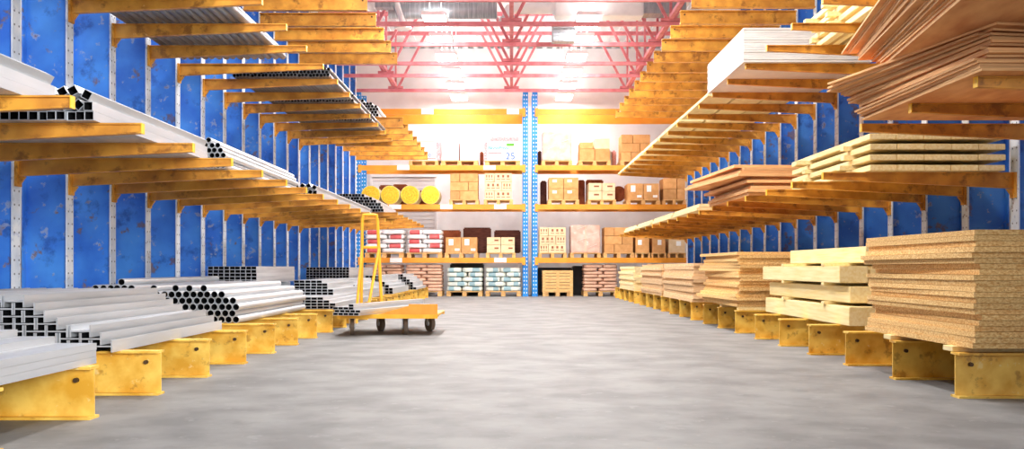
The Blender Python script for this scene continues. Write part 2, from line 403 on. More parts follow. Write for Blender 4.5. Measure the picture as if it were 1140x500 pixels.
pm2 = pipe_mesh(.0265, 3.1, .005); cells = []
prof2 = lambda i: [4,5,6,5,6,5,6,4,4,5,4,4,4,4,3,3,3,3,3,3,3,3][min(i,21)]
for r in range(6):
    cells.append((z1 + r*.054*.868, [-2.62-.0265-.027*(r%2)-.054*i for i in range(22) if r < prof2(i)]))
stack(pm2, 'round_pipe', cells, 9.1, 'round steel pipe, %s from aisle in %s row of the pile on lower left arms', 'steel pipe', 'round pipes on the lower left arms', .015)
square_jumble(13.15, 5.1, -2.58, 14, 'square steel tube, %s from aisle, %s layer of long heap beyond round pipes', 'far square tubes on the lower left arms')
# level one of the far rack: heap of thin tubes
tm = tube_mesh(.06, .06, 2.6, .004); cells = []
for r in range(6):
    cells.append((ZL3+.001+r*.061, [-2.62-.03*(r%2)-.062*i for i in range([0,0,1,2,4,6][r], 20)]))
stack(tm, 'square_tube', cells, 20.1, 'dark-ended square tube, %s from aisle, %s row of heap before yellow rolls', 'steel tube', 'tube heap on the far lower arms', .05)
# level two: large pipes then three bundles of thin tubes
pm3 = pipe_mesh(.042, 7.0, .007, 16, dsteel); cells = []
for r in range(2):
    cells.append((ZL2+.001+r*.085*.87, [-2.73-.042-.042*r-.0855*i for i in range(15-r)]))
stack(pm3, 'round_pipe', cells, 5.0, 'long round steel pipe, %s from aisle in %s layer on the high left arms', 'steel pipe', 'long pipes on the high left arms', .02)
pm4 = pipe_mesh(.0235, 1.85, .003, 10, dsteel)
for y, nm, n in ((13.1,'nearest',27),(15.05,'middle',27),(17.0,'farthest',27)):
    cells = []
    for r in range(4):
        cells.append((ZL2+.001+r*.048*.87, [-2.4-.0235-.024*(r%2)-.048*i for i in range(n) if r < 2 or (i*7+r*5) % 11 > (2 if r == 2 else 5)]))
    stack(pm4, 'thin_pipe', cells, y, 'thin steel pipe, %s from aisle in %s layer of the '+nm+' high left bundle', 'steel pipe', 'thin pipes in the %s high left bundle' % nm, .03)
# pipes on top of the far rack
pm5 = pipe_mesh(.033, 3.0, .005, 12); cells = []
for r in range(6):
    cells.append((ZL4+.001+r*.067*.868, [-2.7-.033-.0335*(r%2)-.067*i for i in range([0,0,0,0,2,4][r], 14)]))
stack(pm5, 'round_pipe', cells, 20.15, 'round steel pipe, %s from aisle, %s row of pile topping far rack', 'steel pipe', 'round pipes on top of the far left rack', .03)

# ------------------------------------------------------------------ boards and timber on the right racks
def sheets(me, name, x0, y0, z0, n, pitch, label, cat, group, jx=.02, jy=.03, yaw=.01, over=None):
    for k in range(n):
        dx, dy, a = random.uniform(-jx, jx), random.uniform(-jy, jy), random.uniform(-yaw, yaw)
        if over: q = over(k); dx += q[0]; dy += q[1]; a += q[2]
        o = put(name, me, (x0+dx, y0+dy, z0 + k*pitch), rz=a)
        tag(o, label % nth(n-1-k), cat, group)
def sheet_mesh(w, L, t, m, nm, edge=None):
    b = MB().box(0, w, 0, L, 0, t)
    if edge: b.m = [0, 0, 1, 1, 1, 1]; return b.mesh(nm, [m, edge])
    return b.mesh(nm, m)
def bearers(ys, x0, x1, z, label, h=.045, hw=.035):
    for i, y in enumerate(ys):
        tag(MB().box(x0, x1, -hw, hw, 0, h).build('bearer', lumber, loc=(0, y, z), bevel=.003), label % nth(i), 'wood strip', 'bearers under the chipboard piles')
zf = FT + .001
bearers([6.215, 7.215], 2.735, 4.1, zf, '%s wooden bearer strip from camera under the nearest chipboard pile', .032, .07)
sheets(sheet_mesh(1.25, 1.8, .0322, osb, 'chipboard_sheet'), 'chipboard_sheet', 2.78, 5.95, zf+.033, 21, .0342,
       'speckled chipboard sheet, %s from top of the nearest pile on right', 'chipboard', 'chipboard sheets in the nearest right pile', .012, .02, .004,
       lambda k: (.03 if k in (4,5,13,14) else 0, 0, .02*math.sin(k*1.3) if k in (3,4,8,9,13,15,16) else 0))
# timber beams between the chipboard piles
bz = zf; k = 0
for r, (x0, y0, L_, h) in enumerate([(3.0,8.8,2.9,.17),(3.06,8.95,2.8,.15),(2.98,9.0,2.75,.155),(3.22,9.0,2.45,.15)]):
    for c in range(3 if r < 3 else 2):
        o = MB().box(0, .26, 0, L_, 0, h).build('timber_beam', lumber, loc=(x0+.275*c+.01*c, y0+random.uniform(-.03,.03)*(c>0), bz), bevel=.006)
        tag(o, 'pale square timber beam, %s from aisle in %s layer from the floor rack feet' % (nth(c), nth(r)), 'timber', 'timber beams between the chipboard piles')
    bz += h + .001
    if r < 3:
        for j, yy in enumerate((9.5, 10.9)):
            o = MB().box(-.06, .84, -.04, .04, 0, .028).build('spacer_strip', lumber, loc=(3.04, yy, bz), bevel=.002)
            tag(o, 'thin pale spacer strip at the %s end above timber layer %s' % (['near','far'][j], ['one','two','three'][r]), 'wood strip', 'spacer strips in the timber beam pile')
        bz += .029
bearers([12.1, 13.1], 2.76, 4.1, zf, '%s wooden bearer strip from camera under the second chipboard pile', .04)
sheets(sheet_mesh(1.25, 2.1, .0375, osb, 'chipboard_sheet'), 'chipboard_sheet', 2.75, 12.05, zf+.042, 17, .0396,
       'speckled chipboard sheet, %s from top of the second pile on right', 'chipboard', 'chipboard sheets in the second right pile', .03, .04, .008,
       lambda k: (0, 0, [0,.03,.05,.02,0,0,0,.0,-.01,0,0,.05,.04,0,0,.0,.02][k]))
sheets(sheet_mesh(1.25, 2.9, .047, mdf, 'fibreboard_sheet'), 'fibreboard_sheet', 2.74, 14.95, zf, 12, .0492,
       'tan fibreboard sheet, %s from top of the pile behind second chipboard pile', 'fibreboard', 'fibreboard sheets behind the chipboard', .02, .03, .004)
sheets(sheet_mesh(1.25, 2.9, .05, mdf, 'fibreboard_sheet'), 'fibreboard_sheet', 2.75, 18.1, zf, 11, .0522,
       'tan fibreboard sheet, %s from top of the far middle pile on right', 'fibreboard', 'fibreboard sheets in the far middle pile', .02, .03, .004)
sheets(sheet_mesh(.62, 3.0, .058, creamboard, 'pale_board'), 'pale_board', 2.75, 22.2, zf, 9, .061,
       'cream board, %s from top of the farthest aisle-side pile on right', 'board', 'cream boards in the farthest right pile', .025, .05, .006)
sheets(sheet_mesh(.6, 3.0, .058, mdf, 'fibreboard_sheet'), 'fibreboard_sheet', 3.45, 22.3, zf, 10, .061,
       'tan board, %s from top of the pile beside farthest cream boards', 'fibreboard', 'tan boards beside the farthest cream boards', .02, .05, .004)
# stickered planks on the lower arms
def stickered(x0, n, w, y0, L_, z, rows, t, gap, label, group, stick, m=plank, gx=.006):
    me = MB().box(0, w-gx, 0, L_, 0, t).mesh('plank', m, .004)
    sme = MB().box(-.1, n*w-.05, -.045, .045, 0, gap-.002).mesh('spacer_strip', lumber)
    for r in range(rows):
        for c in range(n):
            o = put('plank', me, (x0+w*c, y0+random.uniform(-.012,.012)+(0 if r else 0), z))
            tag(o, label % (nth(c), nth(r)), 'plank', group)
        z += t + .001
        if r < rows-1:
            for j, yy in enumerate(stick):
                o = put('spacer_strip', sme, (x0 + random.uniform(-.05,.05), yy + random.uniform(-.08,.08), z))
                tag(o, 'pale spacer strip, %s from camera above plank row %s of %s' % (nth(j), ['one','two','three','four'][r], group), 'wood strip', 'spacers in ' + group)
            z += gap - .001
    return z
stickered(3.24, 5, .246, 8.95, 2.5, ZR1+.001, 4, .053, .042, 'planed plank, %s from aisle in %s row up of the lower stickered stack', 'the lower stickered stack', (9.45, 10.75))
sheets(sheet_mesh(1.3, 2.3, .036, ply, 'plywood_sheet', ply_edge), 'plywood_sheet', 2.86, 12.0, ZR1+.001, 10, .0385,
       'brown plywood sheet, %s from top of the skewed stack behind lower planks', 'plywood', 'plywood sheets behind the lower planks', .03, .05, .012,
       lambda k: [(0,0,0),(0,0,.01),(.02,0,0),(.06,.1,0),(-.02,0,.04),(.08,.05,.02),(-.12,.0,.10),(-.1,.05,.10),(-.06,0,.09),(-.14,.1,.06)][k])
me = MB().box(0, .42, 0, 2.3, 0, .05).mesh('pale_board', creamboard, .003)
for j, y in enumerate((15.2, 17.7, 20.2, 22.7)):
    for r in range(2):
        for c in range(3):
            tag(put('pale_board', me, (2.84+.43*c+.03*r+random.uniform(-.004,.004), y+random.uniform(-.05,.05), ZR1+.001+r*.0515)),
                'cream board, %s from aisle, %s layer, %s board stack along the lower right arms' % (nth(c), ['bottom','top'][r], nth(j)), 'board', 'cream boards along the lower right arms')
# high arms
stickered(3.46, 9, .125, 8.7, 2.75, ZR2+.001, 4, .06, .05, 'pale plank, %s from aisle in %s row up of the high stickered stack', 'the high stickered stack', (9.3, 10.5, 11.2), gx=.05)
sheets(sheet_mesh(1.55, 2.2, .0272, gyps, 'gypsum_sheet'), 'gypsum_sheet', 2.81, 12.0, ZR2+.001, 14, .0298,
       'white panel, %s from top of the stack on the high right arms', 'panel', 'white panels on the high right arms', .003, .004, 0)
for j, y in enumerate((14.35, 16.9, 19.45, 22.0, 24.45)):
    for r in range(2):
        for c in range(3):
            tag(put('pale_board', me, (2.86+.45*c+.05*r+random.uniform(-.012,.012), y+random.uniform(-.05,.05), ZR2+.001+r*.0515)),
                'cream board, %s from aisle, %s layer, %s board stack along the high right arms' % (nth(c), ['bottom','top'][r], nth(j)), 'board', 'cream boards along the high right arms')
# slipping plywood heap nearest the camera
pl = sheet_mesh(1.3, 2.0, .021, ply, 'plywood_sheet', ply_edge)
pl = sheet_mesh(1.3, 2.0, .0152, ply, 'plywood_sheet', ply_edge)
n = 18; offs = [(0,0,0),(.03,.02,0),(0,0,.01),(.05,0,.02),(.02,-.05,.03),(.07,0,.05),(.03,.05,.06),(.1,.02,.09),(.08,0,.1),(.1,.05,.13),(.06,.1,.15),(.13,.05,.19),(.12,.0,.2)]
sheets(pl, 'plywood_sheet', 2.79, 5.93, ZR0+.001, n, .0163, 'brown plywood sheet, %s from top of the lower heap at upper right', 'plywood', 'plywood in the lower upper-right heap', .01, .02, .005, lambda k: tuple(q + random.uniform(-.012,.012)*(1 if i_ < 2 else .4) for i_, q in enumerate(offs[k*12//17])))
n = 17
sheets(pl, 'plywood_sheet', 2.45, 5.3, ZR0+.001+18*.0163, n, .0163, 'brown plywood sheet, %s from top of the topmost heap at upper right', 'plywood', 'plywood in the topmost upper-right heap', .015, .03, .02,
       lambda k: (-.02*(k//4)-.003*k, .19*(k//4)+.012*(k%4), -.14 - .012*(k//4)))

# ------------------------------------------------------------------ platform cart
ct = empty('platform_cart', (-1.45, 12.15, 0))
dk = MB(); dk.box(-.6, .58, -.5, .7, .222, .248); dk.box(-.6, .58, -.5, -.47, .20, .222); dk.box(-.6, .58, .67, .7, .20, .222); dk.build('deck', cartpaint, ct)
eb = MB(); eb.box(.24, .58, -.5, -.478, .2485, .37)
eb.poly([(-.12,-.5,.2485),(.24,-.5,.2485),(.24,-.5,.35),(-.12,-.478,.2485),(.24,-.478,.2485),(.24,-.478,.35)], [(0,1,2),(3,5,4),(0,3,4,1),(0,2,5,3),(1,4,5,2)])
e = eb.build('end_board', cartpanel, ct); e['label'] = 'orange end board'
h = MB(); hx0, hx1, hy = -.475, -.22, .6
h.path([(hx0-.01,hy,.249),(hx0+.005,hy,1.40),(hx0+.02,hy,1.478),(hx0+.06,hy,1.478),(hx1-.11,hy,1.478),(hx1-.07,hy,1.478),(hx1-.055,hy,1.40),(hx1,hy,.249)], .021, 10)
h.build('handle', cartpaint, ct)
MB().bar((hx0,hy,1.06),(hx1-.03,hy,1.06), 0, n=10, r=.018).build('crossbar', cartpaint, ct)
MB().bar((hx0,hy,1.05),(hx0-.03,hy-.25,.249), 0, n=10, r=.018).build('brace', cartpaint, ct)
MB().bar((hx1-.035,hy,1.05),(hx1-.14,hy-.3,.249), 0, n=10, r=.018).build('brace', cartpaint, ct)
def wheel_mesh():
    m = MB(); m.bar((-.024,0,.095),(.024,0,.095), 0, n=24, r=.095); m.bar((-.032,0,.095),(.032,0,.095), 0, n=12, r=.03, mi=1)
    return m.mesh('wheel', [rubber, galv])
def fork_mesh():
    m = MB()
    for q in (-.036, .03): m.box(q, q+.006, -.02, .03, .08, .198)
    m.box(-.045, .045, -.05, .06, .190, .1995); return m.mesh('caster', galv)
wm, fm = wheel_mesh(), fork_mesh()
for x, y, a in ((-.455,-.3,.15),(.18,-.3,.2),(-.2,.35,.5),(.42,.35,.6)):
    c = put('caster', fm, (x,y,0), rz=a, parent=ct); put('wheel', wm, parent=c)
tag(ct, 'yellow platform cart with tall handle and four wheels, loaded with steel tubes', 'cart')
ctm = tube_mesh(.064, .032, 2.05, .004); yaw = -.3125
for r, nn in enumerate((5, 5, 4, 1)):
    for k in range(nn):
        off = [0,.02,.0,.2][r] + k*.0665
        o = put('rectangular_tube', ctm, (-2.03 + off*math.cos(yaw), 11.42 + off*math.sin(yaw), .2495+r*.0332), rz=yaw)
        tag(o, 'rectangular steel tube, %s from left, %s layer of the cart load' % (nth(k), nth(r)), 'steel tube', 'steel tubes on the platform cart')

# ------------------------------------------------------------------ pallet racking at the end
YR = 27.6; K = YR/F
def RX(px): return (px-CX)*K
def RZ(py): return CZ + (HY-py)*K
LV = [0, 1.075, 2.56, 3.65, 5.22]
def upright_mesh(h):
    m = MB()
    w = .15
    m.box(-w/2, w/2, -.05, -.044, 0, h); m.box(-w/2, -w/2+.006, -.044, .05, 0, h); m.box(w/2-.006, w/2, -.044, .05, 0, h)
    z = .08
    while z < h-.05:
        for q in (-.035, .035): m.box(q-.011, q+.011, -.0515, -.0501, z, z+.04, 1)
        z += .11
    m.box(-.09, .09, -.09, .09, 0, .008)
    return m.mesh('upright', [rackblue, paper])
def pallet_rack(x0, x1, label, plates):
    t = empty('pallet_rack', ((x0+x1)/2, YR, 0)); um = upright_mesh(5.76); hw = (x1-x0)/2
    for x in (-hw, hw):
        for y in (.05, 1.05): put('upright', um, (x, y, 0), parent=t)
        for i in range(6):
            z = .4 + i*.9; a, b_ = ((x,.11,z),(x,.99,z+.7)) if i % 2 else ((x,.99,z),(x,.11,z+.7))
            MB().bar(a, b_, .03).build('brace', rackblue, t)
    for i, z in enumerate(LV[1:]):
        for y, nm in ((0,'front'),(1.1,'rear')):
            hgt = .14 if i < 3 else (.16 if y == 0 else .26)
            bm = MB(); bm.box(-hw+.08, hw-.08, y-.03, y+.03, z-hgt, z)
            if y == 0: bm.box(-hw+.0, -hw+.09, y-.036, y-.006, z-hgt-.06, z+.02); bm.box(hw-.09, hw, y-.036, y-.006, z-hgt-.06, z+.02)
            o = bm.build('shelf_beam', rackorange, t)
            if nm == 'front':
                for px in plates[i]:
                    xx = RX(px) - (x0+x1)/2
                    MB().box(xx-.17, xx+.17, y-.034, y-.0301, z-hgt+.01, z-.005).build('label_plate', paper, o)
    return tag(t, label, 'pallet rack', 'pallet racks across the far end')
pallet_rack(RX(398.8), RX(585), 'tall blue and orange pallet rack left of centre at the far end', [[441,557],[440,497,557],[449,545],[476,571]])
pallet_rack(RX(595.5), RX(781), 'tall blue and orange pallet rack right of centre at the far end', [[],[],[],[]])

def pallet_proto():
    t = empty('pallet', (0,0,0)); D = 1.05
    td = MB()
    for i in range(7): td.box(-.5, .5, .02+i*.15, .02+i*.15+.11, .115, .138)
    for x in (-.45, 0, .45): td.box(x-.05, x+.05, 0.02, D-.02, .095, .115)
    td.build('top_deck', palletm, t)
    for x in (-.44, 0, .44):
        r = MB()
        for y in (.03, .46, .9): r.box(x-.06, x+.06, y, y+.11, .022, .0945)
        r.box(x-.06, x+.06, 0.02, D-.02, 0, .022)
        r.build('runner', palletm, t)
    collect(t); return t
PALLET = None
def pallet(px0, px1, lev, place, dy=0):
    global PALLET
    x = (RX(px0)+RX(px1))/2; w = RX(px1)-RX(px0)
    loc = (x, YR+.02+dy, LV[lev]+.001)
    lab = 'wooden pallet carrying ' + place
    if PALLET is None:
        PALLET = pallet_proto(); PALLET.location = loc; o = tag(PALLET, lab, 'pallet', 'wooden pallets on the far racks')
    else: o = dup(PALLET, loc, lab)
    o.scale.x = w/1.0
    return o
def box_mesh(w, d, h, m): return MB().box(-w/2, w/2, 0, d, 0, h).mesh('cardboard_box', m, .006)
def carton(x0, x1, y, z0, z1, d, m, label, group, name='cardboard_box', cat='box', sticker=None, prints=0, tape=True):
    w = x1-x0-.012; h = z1-z0-.004
    o = put(name, box_mesh(w, d, h, m), ((x0+x1)/2, y, z0)); tag(o, label, cat, group)
    if sticker:
        for sx, sz, sw, sh, mm in sticker:
            MB().box((sx-.5)*w-sw*w/2, (sx-.5)*w+sw*w/2, -.003, -.0005, sz*h-sh*h/2, sz*h+sh*h/2).build('sticker', mm, o)
    if tape:
        MB().box(-.025, .025, -.002, d*.9, h+.0003, h+.0012).build('tape', card_cream, o)
    if prints:
        g = MB(); rnd = random.Random(prints)
        for k in range(3):
            cx_ = -w*.28 + k*w*.28
            g.box(cx_-w*.06, cx_+w*.06, -.003, -.0005, h*.5, h*.8); g.box(cx_-w*.1, cx_+w*.1, -.003, -.0005, h*.25, h*.33)
        g.build('print', ink_brown, o)
    return o
def rowname(r, n): return 'bottom' if r == 0 else ('top' if r == n-1 else ('middle' if n == 3 else nth(r)))
def boxes(px0, px1, lev, pytop, layout, m, kind, place, depth=.8, sticker=None, prints=False, pal=True, dy=0):
    """layout: rows bottom to top, each a list of x split fractions"""
    if pal: pallet(px0, px1, lev, place, dy)
    z0 = LV[lev] + (.1405 if pal else .001); ztop = RZ(pytop); n = len(layout); h = (ztop-z0)/n
    x0, x1 = RX(px0)+.02, RX(px1)-.02
    for r, sp in enumerate(layout):
        e = sp
        for c in range(len(e)-1):
            cn = ['left','right'][c] if len(e) == 3 else ['left','centre','right','far right'][c] if len(e) > 3 else 'single'
            carton(x0+(x1-x0)*e[c], x0+(x1-x0)*e[c+1], YR+.04+dy, z0+h*r, z0+h*(r+1)-.001, depth, m,
                   '%s, %s row %s, %s' % (kind, rowname(r, n), cn, place), place, sticker=sticker, prints=(r*5+c+1 if prints else 0))
A = [0,.5,1]; B1 = [0,.35,1]; B2 = [0,.62,1]
ST = [(.35,.68,.3,.4,paper),(.75,.2,.3,.15,paper)]
# sacks
def sack_mesh(w, d, h, mats, band=None):
    m = MB(); nu, nv = 20, 10
    P = []
    sp = lambda v, e: math.copysign(abs(v)**e, v)
    for j in range(nv+1):
        ph = -PI/2 + PI*j/nv
        for i in range(nu):
            th = 2*PI*i/nu
            P.append((w/2*sp(math.cos(th),.3)*sp(math.cos(ph),.24), d/2 + d/2*sp(math.sin(th),.3)*sp(math.cos(ph),.24), h/2 + h/2*sp(math.sin(ph),.45)))
    o = len(m.v); m.v += P
    for j in range(nv):
        for i in range(nu):
            f = [j*nu+i, j*nu+(i+1)%nu, (j+1)*nu+(i+1)%nu, (j+1)*nu+i]
            xm = sum(P[k][0] for k in f)/4
            m.f.append(f); m.m.append(1 if band and band[0] < xm/w < band[1] else 0)
    return m.mesh('sack', mats)
SM = {}
def sacks(px0, px1, lev, pytop, rows, mats, bands, kind, place, pal=True):
    if pal: pallet(px0, px1, lev, place)
    z0 = LV[lev] + .1405; h = (RZ(pytop)-z0)/rows; x0, x1 = RX(px0), RX(px1); W = x1-x0
    for r in range(rows):
        sp = .42 if r % 2 == 0 else .58
        for c, (a, b_) in enumerate(((0,sp),(sp,1))):
            w = (b_-a)*W; band = bands[(r+c) % 2] if bands else None
            key = (kind, round(w,3), round(h,3), band)
            if key not in SM: SM[key] = sack_mesh(w*1.0, .85, h*.995, mats, band)
            o = put('sack', SM[key], (x0+(a+b_)/2*W+random.uniform(-.012,.012), YR+.03+random.uniform(-.02,.02), z0+r*h))
            tag(o, '%s, %s row %s, %s' % (kind, nth(r), ['left','right'][c], place), 'sack', place)
# floor level
sacks(405,447,0,294.5,8,[sackb],None,'brown paper sack','brown stack beside the left upright')
sacks(451,492,0,294.5,8,[sackb],None,'brown paper sack','brown stack left of blue-grey sacks')
sacks(497,537,0,298,5,[sackg,sackink],[(-.3,.0),(.05,.3)],'pale blue-green sack','stack on floor under labelled tan boxes')
sacks(540.5,580,0,298,5,[sackg,sackink],[(.1,.3),(-.3,.0)],'pale blue-green sack','stack on floor beside the centre upright')
sacks(650,688,0,294.5,8,[sackb],None,'brown paper sack','brown stack right of the slatted crate')
# slatted crate
t = empty('slatted_crate', ((RX(604)+RX(638))/2, YR+.03, 0)); W = RX(638)-RX(604); zt = RZ(301.5)
m = MB()
for i in range(7): m.box(-W/2+.04, W/2-.04, 0, .022, .14+i*.085, .14+i*.085+.072)
m.build('slat_front', palletm, t)
m = MB()
for q in (-W/2, W/2-.022):
    for i in range(7): m.box(q, q+.022, .023, .95, .14+i*.085, .14+i*.085+.072)
m.build('slat_side', palletm, t)
for x in (-W/2+.005, -.04, W/2-.085): MB().box(x, x+.08, -.02, -.0005, .0, zt).build('post', palletm, t)
m = MB(); m.box(-W/2, W/2, 0, .95, .11, .1395)
for x in (-W/2+.05, -.06, W/2-.17): m.box(x, x+.12, .03, .93, 0, .11)
m.build('crate_base', palletm, t)
MB().box(-W/2+.03, W/2-.03, .03, .94, .1405, .72).build('liner', black, t)
tag(t, 'slatted wooden crate on floor just right of the centre uprights', 'crate')
# loads wrapped in dark film seen behind
def block(px0, px1, lev, py, dy, d, m, name, cat, label, onp=False):
    zb = .141 if onp else .001
    if onp: dy, d = .86, .2
    w = RX(px1)-RX(px0); o = MB().box(-w/2, w/2, 0, d, 0, RZ(py)-LV[lev]-zb).build(name, m, loc=((RX(px0)+RX(px1))/2, YR+dy, LV[lev]+zb), bevel=.03)
    return tag(o, label, cat)
block(599.5,640,0,298,1.2,.7,black,'wrapped_load','wrapped load','low load in black film behind the slatted crate')
block(641,654,0,296,1.2,.8,black,'wrapped_load','wrapped load','narrow load in black film between crate and brown sacks')
block(498,537,0,293,1.2,.8,black,'wrapped_load','wrapped load','load in black film behind the left blue-green sacks')
# shelf one
RB = [(-.5,-.1),(.12,.5)]
sacks(406,449,1,256,5,[sackw,sackr],[(-.35,.3),None],'red and white sack','stack nearest the left upright, lower shelf')
sacks(453,492,1,256,5,[sackw,sackr],[(-.3,.35),None],'red and white sack','stack beside the tan boxes, lower shelf')
boxes(495,532,1,264,[A],card,'tall tan labelled box','pair right of red sacks', sticker=ST)
block(486,511,1,255,.93,.5,card_brown,'brown_board','board','reddish brown board behind the tall tan labelled boxes', True)
block(514,546,1,252,.93,.5,dark_brown,'dark_crate','crate','dark brown crate between tan boxes and small cream boxes', True)
block(549.5,580,1,255,.93,.5,dark_brown,'dark_crate','crate','dark brown crate behind the small cream boxes', True)
boxes(541,574,1,264,[A,A],card_cream,'small cream box','two-by-two stack lower shelf', sticker=[(.7,.6,.3,.2,ink_brown)])
boxes(599.5,631,1,253,[B1,B2,B1],card_cream,'cream printed box','lower shelf stack beside the centre upright', prints=True)
boxes(672,706,1,253,[B1,B2,B1],card,'tan box','lower shelf stack right of wrapped load')
boxes(707,724,1,262,[[0,1]],card,'tan box with white label','lower shelf by orange arm tips', sticker=[(.3,.6,.3,.3,paper)])
boxes(725.5,742,1,262,[[0,1]],card,'tan box with white label','lower shelf second from right', sticker=[(.55,.6,.3,.3,paper)])
boxes(744,764,1,264,[[0,1]],card_cream,'film-wrapped pale box','rightmost on lower shelf', sticker=[(.6,.6,.3,.3,paper)])
def wrapped(px0, px1, lev, py, label):
    pallet(px0, px1, lev, 'a ' + label)
    w = RX(px1)-RX(px0)-.03; h = RZ(py)-LV[lev]-.141
    m = MB(); m.box(-w/2, w/2, 0, .82, 0, h)
    me = m.mesh('wrapped_load', wrap, .02); bm = bmesh.new(); bm.from_mesh(me)
    bmesh.ops.subdivide_edges(bm, edges=bm.edges[:], cuts=5, use_grid_fill=True)
    rnd = random.Random(lev)
    for v in bm.verts:
        if v.co.z > .05: v.co += Vector((rnd.uniform(-.006,.006), rnd.uniform(-.006,.006), rnd.uniform(-.004,.004)))
    bm.to_mesh(me); bm.free()
    o = put('wrapped_load', me, ((RX(px0)+RX(px1))/2, YR+.05, LV[lev]+.141)); tag(o, label, 'wrapped load')
    s_ = MB(); s_.box(-.006, .006, -.009, -.0062, .02, h-.02); s_.build('seam', card_cream, o)
    for k in range(4):
        z = .15 + k*h/4.6; x = (-.3 if k % 2 else .1)*w
        MB().bar((x,-.008,z),(x+.3*w,-.008,z+.09), .012, .006).build('film_fold', paper, o)
wrapped(635,669,1,250.5,'pale film-wrapped cube of cartons, lower shelf right of cream printed boxes')
# shelf two: yellow rolls, boxes
for i, px in enumerate((412.8,434.3,456.3,479)):
    r = .262
    t = MB().bar((0,0,r),(0,.85,r), 0, n=40, r=r*.955).mesh('insulation_roll', rollm)
    o = put('insulation_roll', t, (RX(px), YR-.02, LV[2]+.001)); 
    tag(o, 'yellow insulation roll, %s from the left on the middle shelf' % nth(i), 'roll', 'yellow rolls on the middle shelf')
    MB().hollow(circ(r,40), circ(r*.956,40,r), .01, .84).build('wrapper', [rollwrap, rollwrap], o)
    g = MB()
    for q in (.25,.5,.75): g.hollow(circ(r*q,32,r), circ(r*q-.006,32,r), -.002, .0)
    g.build('coil_line', [orange, orange], o)
block(417,432,2,203,.93,.5,card_brown,'brown_box','box','brown box behind the first two yellow rolls')
block(432.5,449,2,202,.93,.5,card_brown,'brown_box','box','brown box behind the second and third yellow rolls')
block(463,484,2,209,.93,.5,card_brown,'brown_box','box','low brown box behind the fourth yellow roll')
boxes(500,533,2,192.5,[B1,[0,.65,1],[0,.35,1]],card,'tan box','middle shelf stack right of yellow rolls')
boxes(538.5,571,2,192.5,[B1,B2,B1],card_cream,'cream printed box','middle shelf stack left of the centre upright', prints=True)
boxes(610,645,2,197.5,[A,A],card,'tan box','middle shelf stack right of the centre upright', sticker=[(.4,.7,.3,.25,paper)])
block(603,610,2,198,.93,.5,dark_brown,'dark_crate','crate','dark narrow crate behind left of the stacked tan boxes')
block(646,654,2,197,.93,.5,card_brown,'brown_box','box','tall brown box between tan boxes and cream boxes')
block(655,675,2,197,.93,.5,card_brown,'brown_box','box','brown box behind the two-by-two cream boxes', True)
boxes(654.5,686,2,203.5,[A,A],card_cream,'small cream box','two-by-two stack middle shelf', sticker=[(.6,.6,.4,.2,ink_brown)])
o = put('cardboard_roll', MB().bar((0,0,.22),(0,.2,.22), 0, n=32, r=.22).mesh('cardboard_roll', card_brown), (RX(692.5), YR+.86, LV[2]+.141)); tag(o, 'brown roll end peeking out left of tall labelled boxes, middle shelf', 'roll')
boxes(698,735,2,204,[A],card,'tall tan labelled box','pair right of brown roll', sticker=ST)
boxes(738,764,2,198,[B2,B2],card,'tan box','middle shelf stack by right columns')
# shelf three
def texted(o, s_, x, z, size, m, y=-.004):
    cu = bpy.data.curves.new('print', 'FONT'); cu.body = s_; cu.size = size; cu.extrude = .0008; cu.offset = .004
    tmp = bpy.data.objects.new('print', cu); C.objects.link(tmp)
    bpy.context.view_layer.update()
    me = bpy.data.meshes.new_from_object(tmp.evaluated_get(bpy.context.evaluated_depsgraph_get()))
    bpy.data.objects.remove(tmp)
    me.materials.clear(); me.materials.append(m)
    q = put('print', me, (x, y, z), parent=o); q.rotation_euler = (PI/2, 0, 0); return q
pallet(455,488,3,'white printed carton by the arm ends')
o = carton(RX(457), RX(491), YR+.04, LV[3]+.1405, RZ(157), .8, whitebox, 'white printed carton with rose side strip, leftmost on the upper shelf', 'white cartons on the upper shelf', name='printed_carton', tape=False)
w = RX(491)-RX(457); MB().box(w/2-.13, w/2-.008, -.004, -.0005, .01, .5).build('rose_strip', rose, o)
MB().box(-.28, .3, 0, .9, .53, .55).build('lid_edge', card, o)
texted(o, '106', .0, .1, .14, ink_blue)
MB().box(-.05, .28, -.004, -.0006, .04, .06).build('print_line', ink_red, o); MB().box(-.1, .25, -.004, -.0006, .36, .375).build('print_line', ink_red, o)
pallet(491,532,3,'two pale pink cartons on the upper shelf')
for i, (a, b_) in enumerate(((491,511),(512.5,532))):
    o = carton(RX(a), RX(b_), YR+.04, LV[3]+.1405, RZ(157), .8, pink, '%s of two pale pink ribbed cartons on the upper shelf' % ['left','right'][i], 'pink cartons on the upper shelf', name='ribbed_carton', tape=False)
    for k in range(8): MB().box(-.22, .22, -.003, -.0005, .04+k*.062, .046+k*.062).build('rib_line', rose, o)
block(533,537,3,164,.93,.5,card_brown,'brown_board','board','narrow brown board between pink and white cartons, upper shelf')
pallet(540,579,3,'large white printed carton beside the centre upright')
o = carton(RX(538.5), RX(579), YR+.04, LV[3]+.1405, RZ(157.5), .8, whitebox, 'large white printed carton reading 25 beside the centre upright, upper shelf', 'white cartons on the upper shelf', name='printed_carton', tape=False)
w = RX(579)-RX(538.5); MB().box(-w/2+.008, -w/2+.1, -.004, -.0005, .01, .51).build('rose_strip', rose, o)
texted(o, '25', .1, .03, .27, ink_blue); MB().box(.13, .34, -.004, -.0006, .4, .475).build('green_badge', ink_green, o)
texted(o, 'EkynoPenoc', -.38, .31, .12, ink_teal)
MB().box(-.38, .12, -.004, -.0006, .455, .468).build('print_line', ink_red, o); MB().box(-.38, .0, -.004, -.0006, .2, .225).build('print_line', ink_red, o)
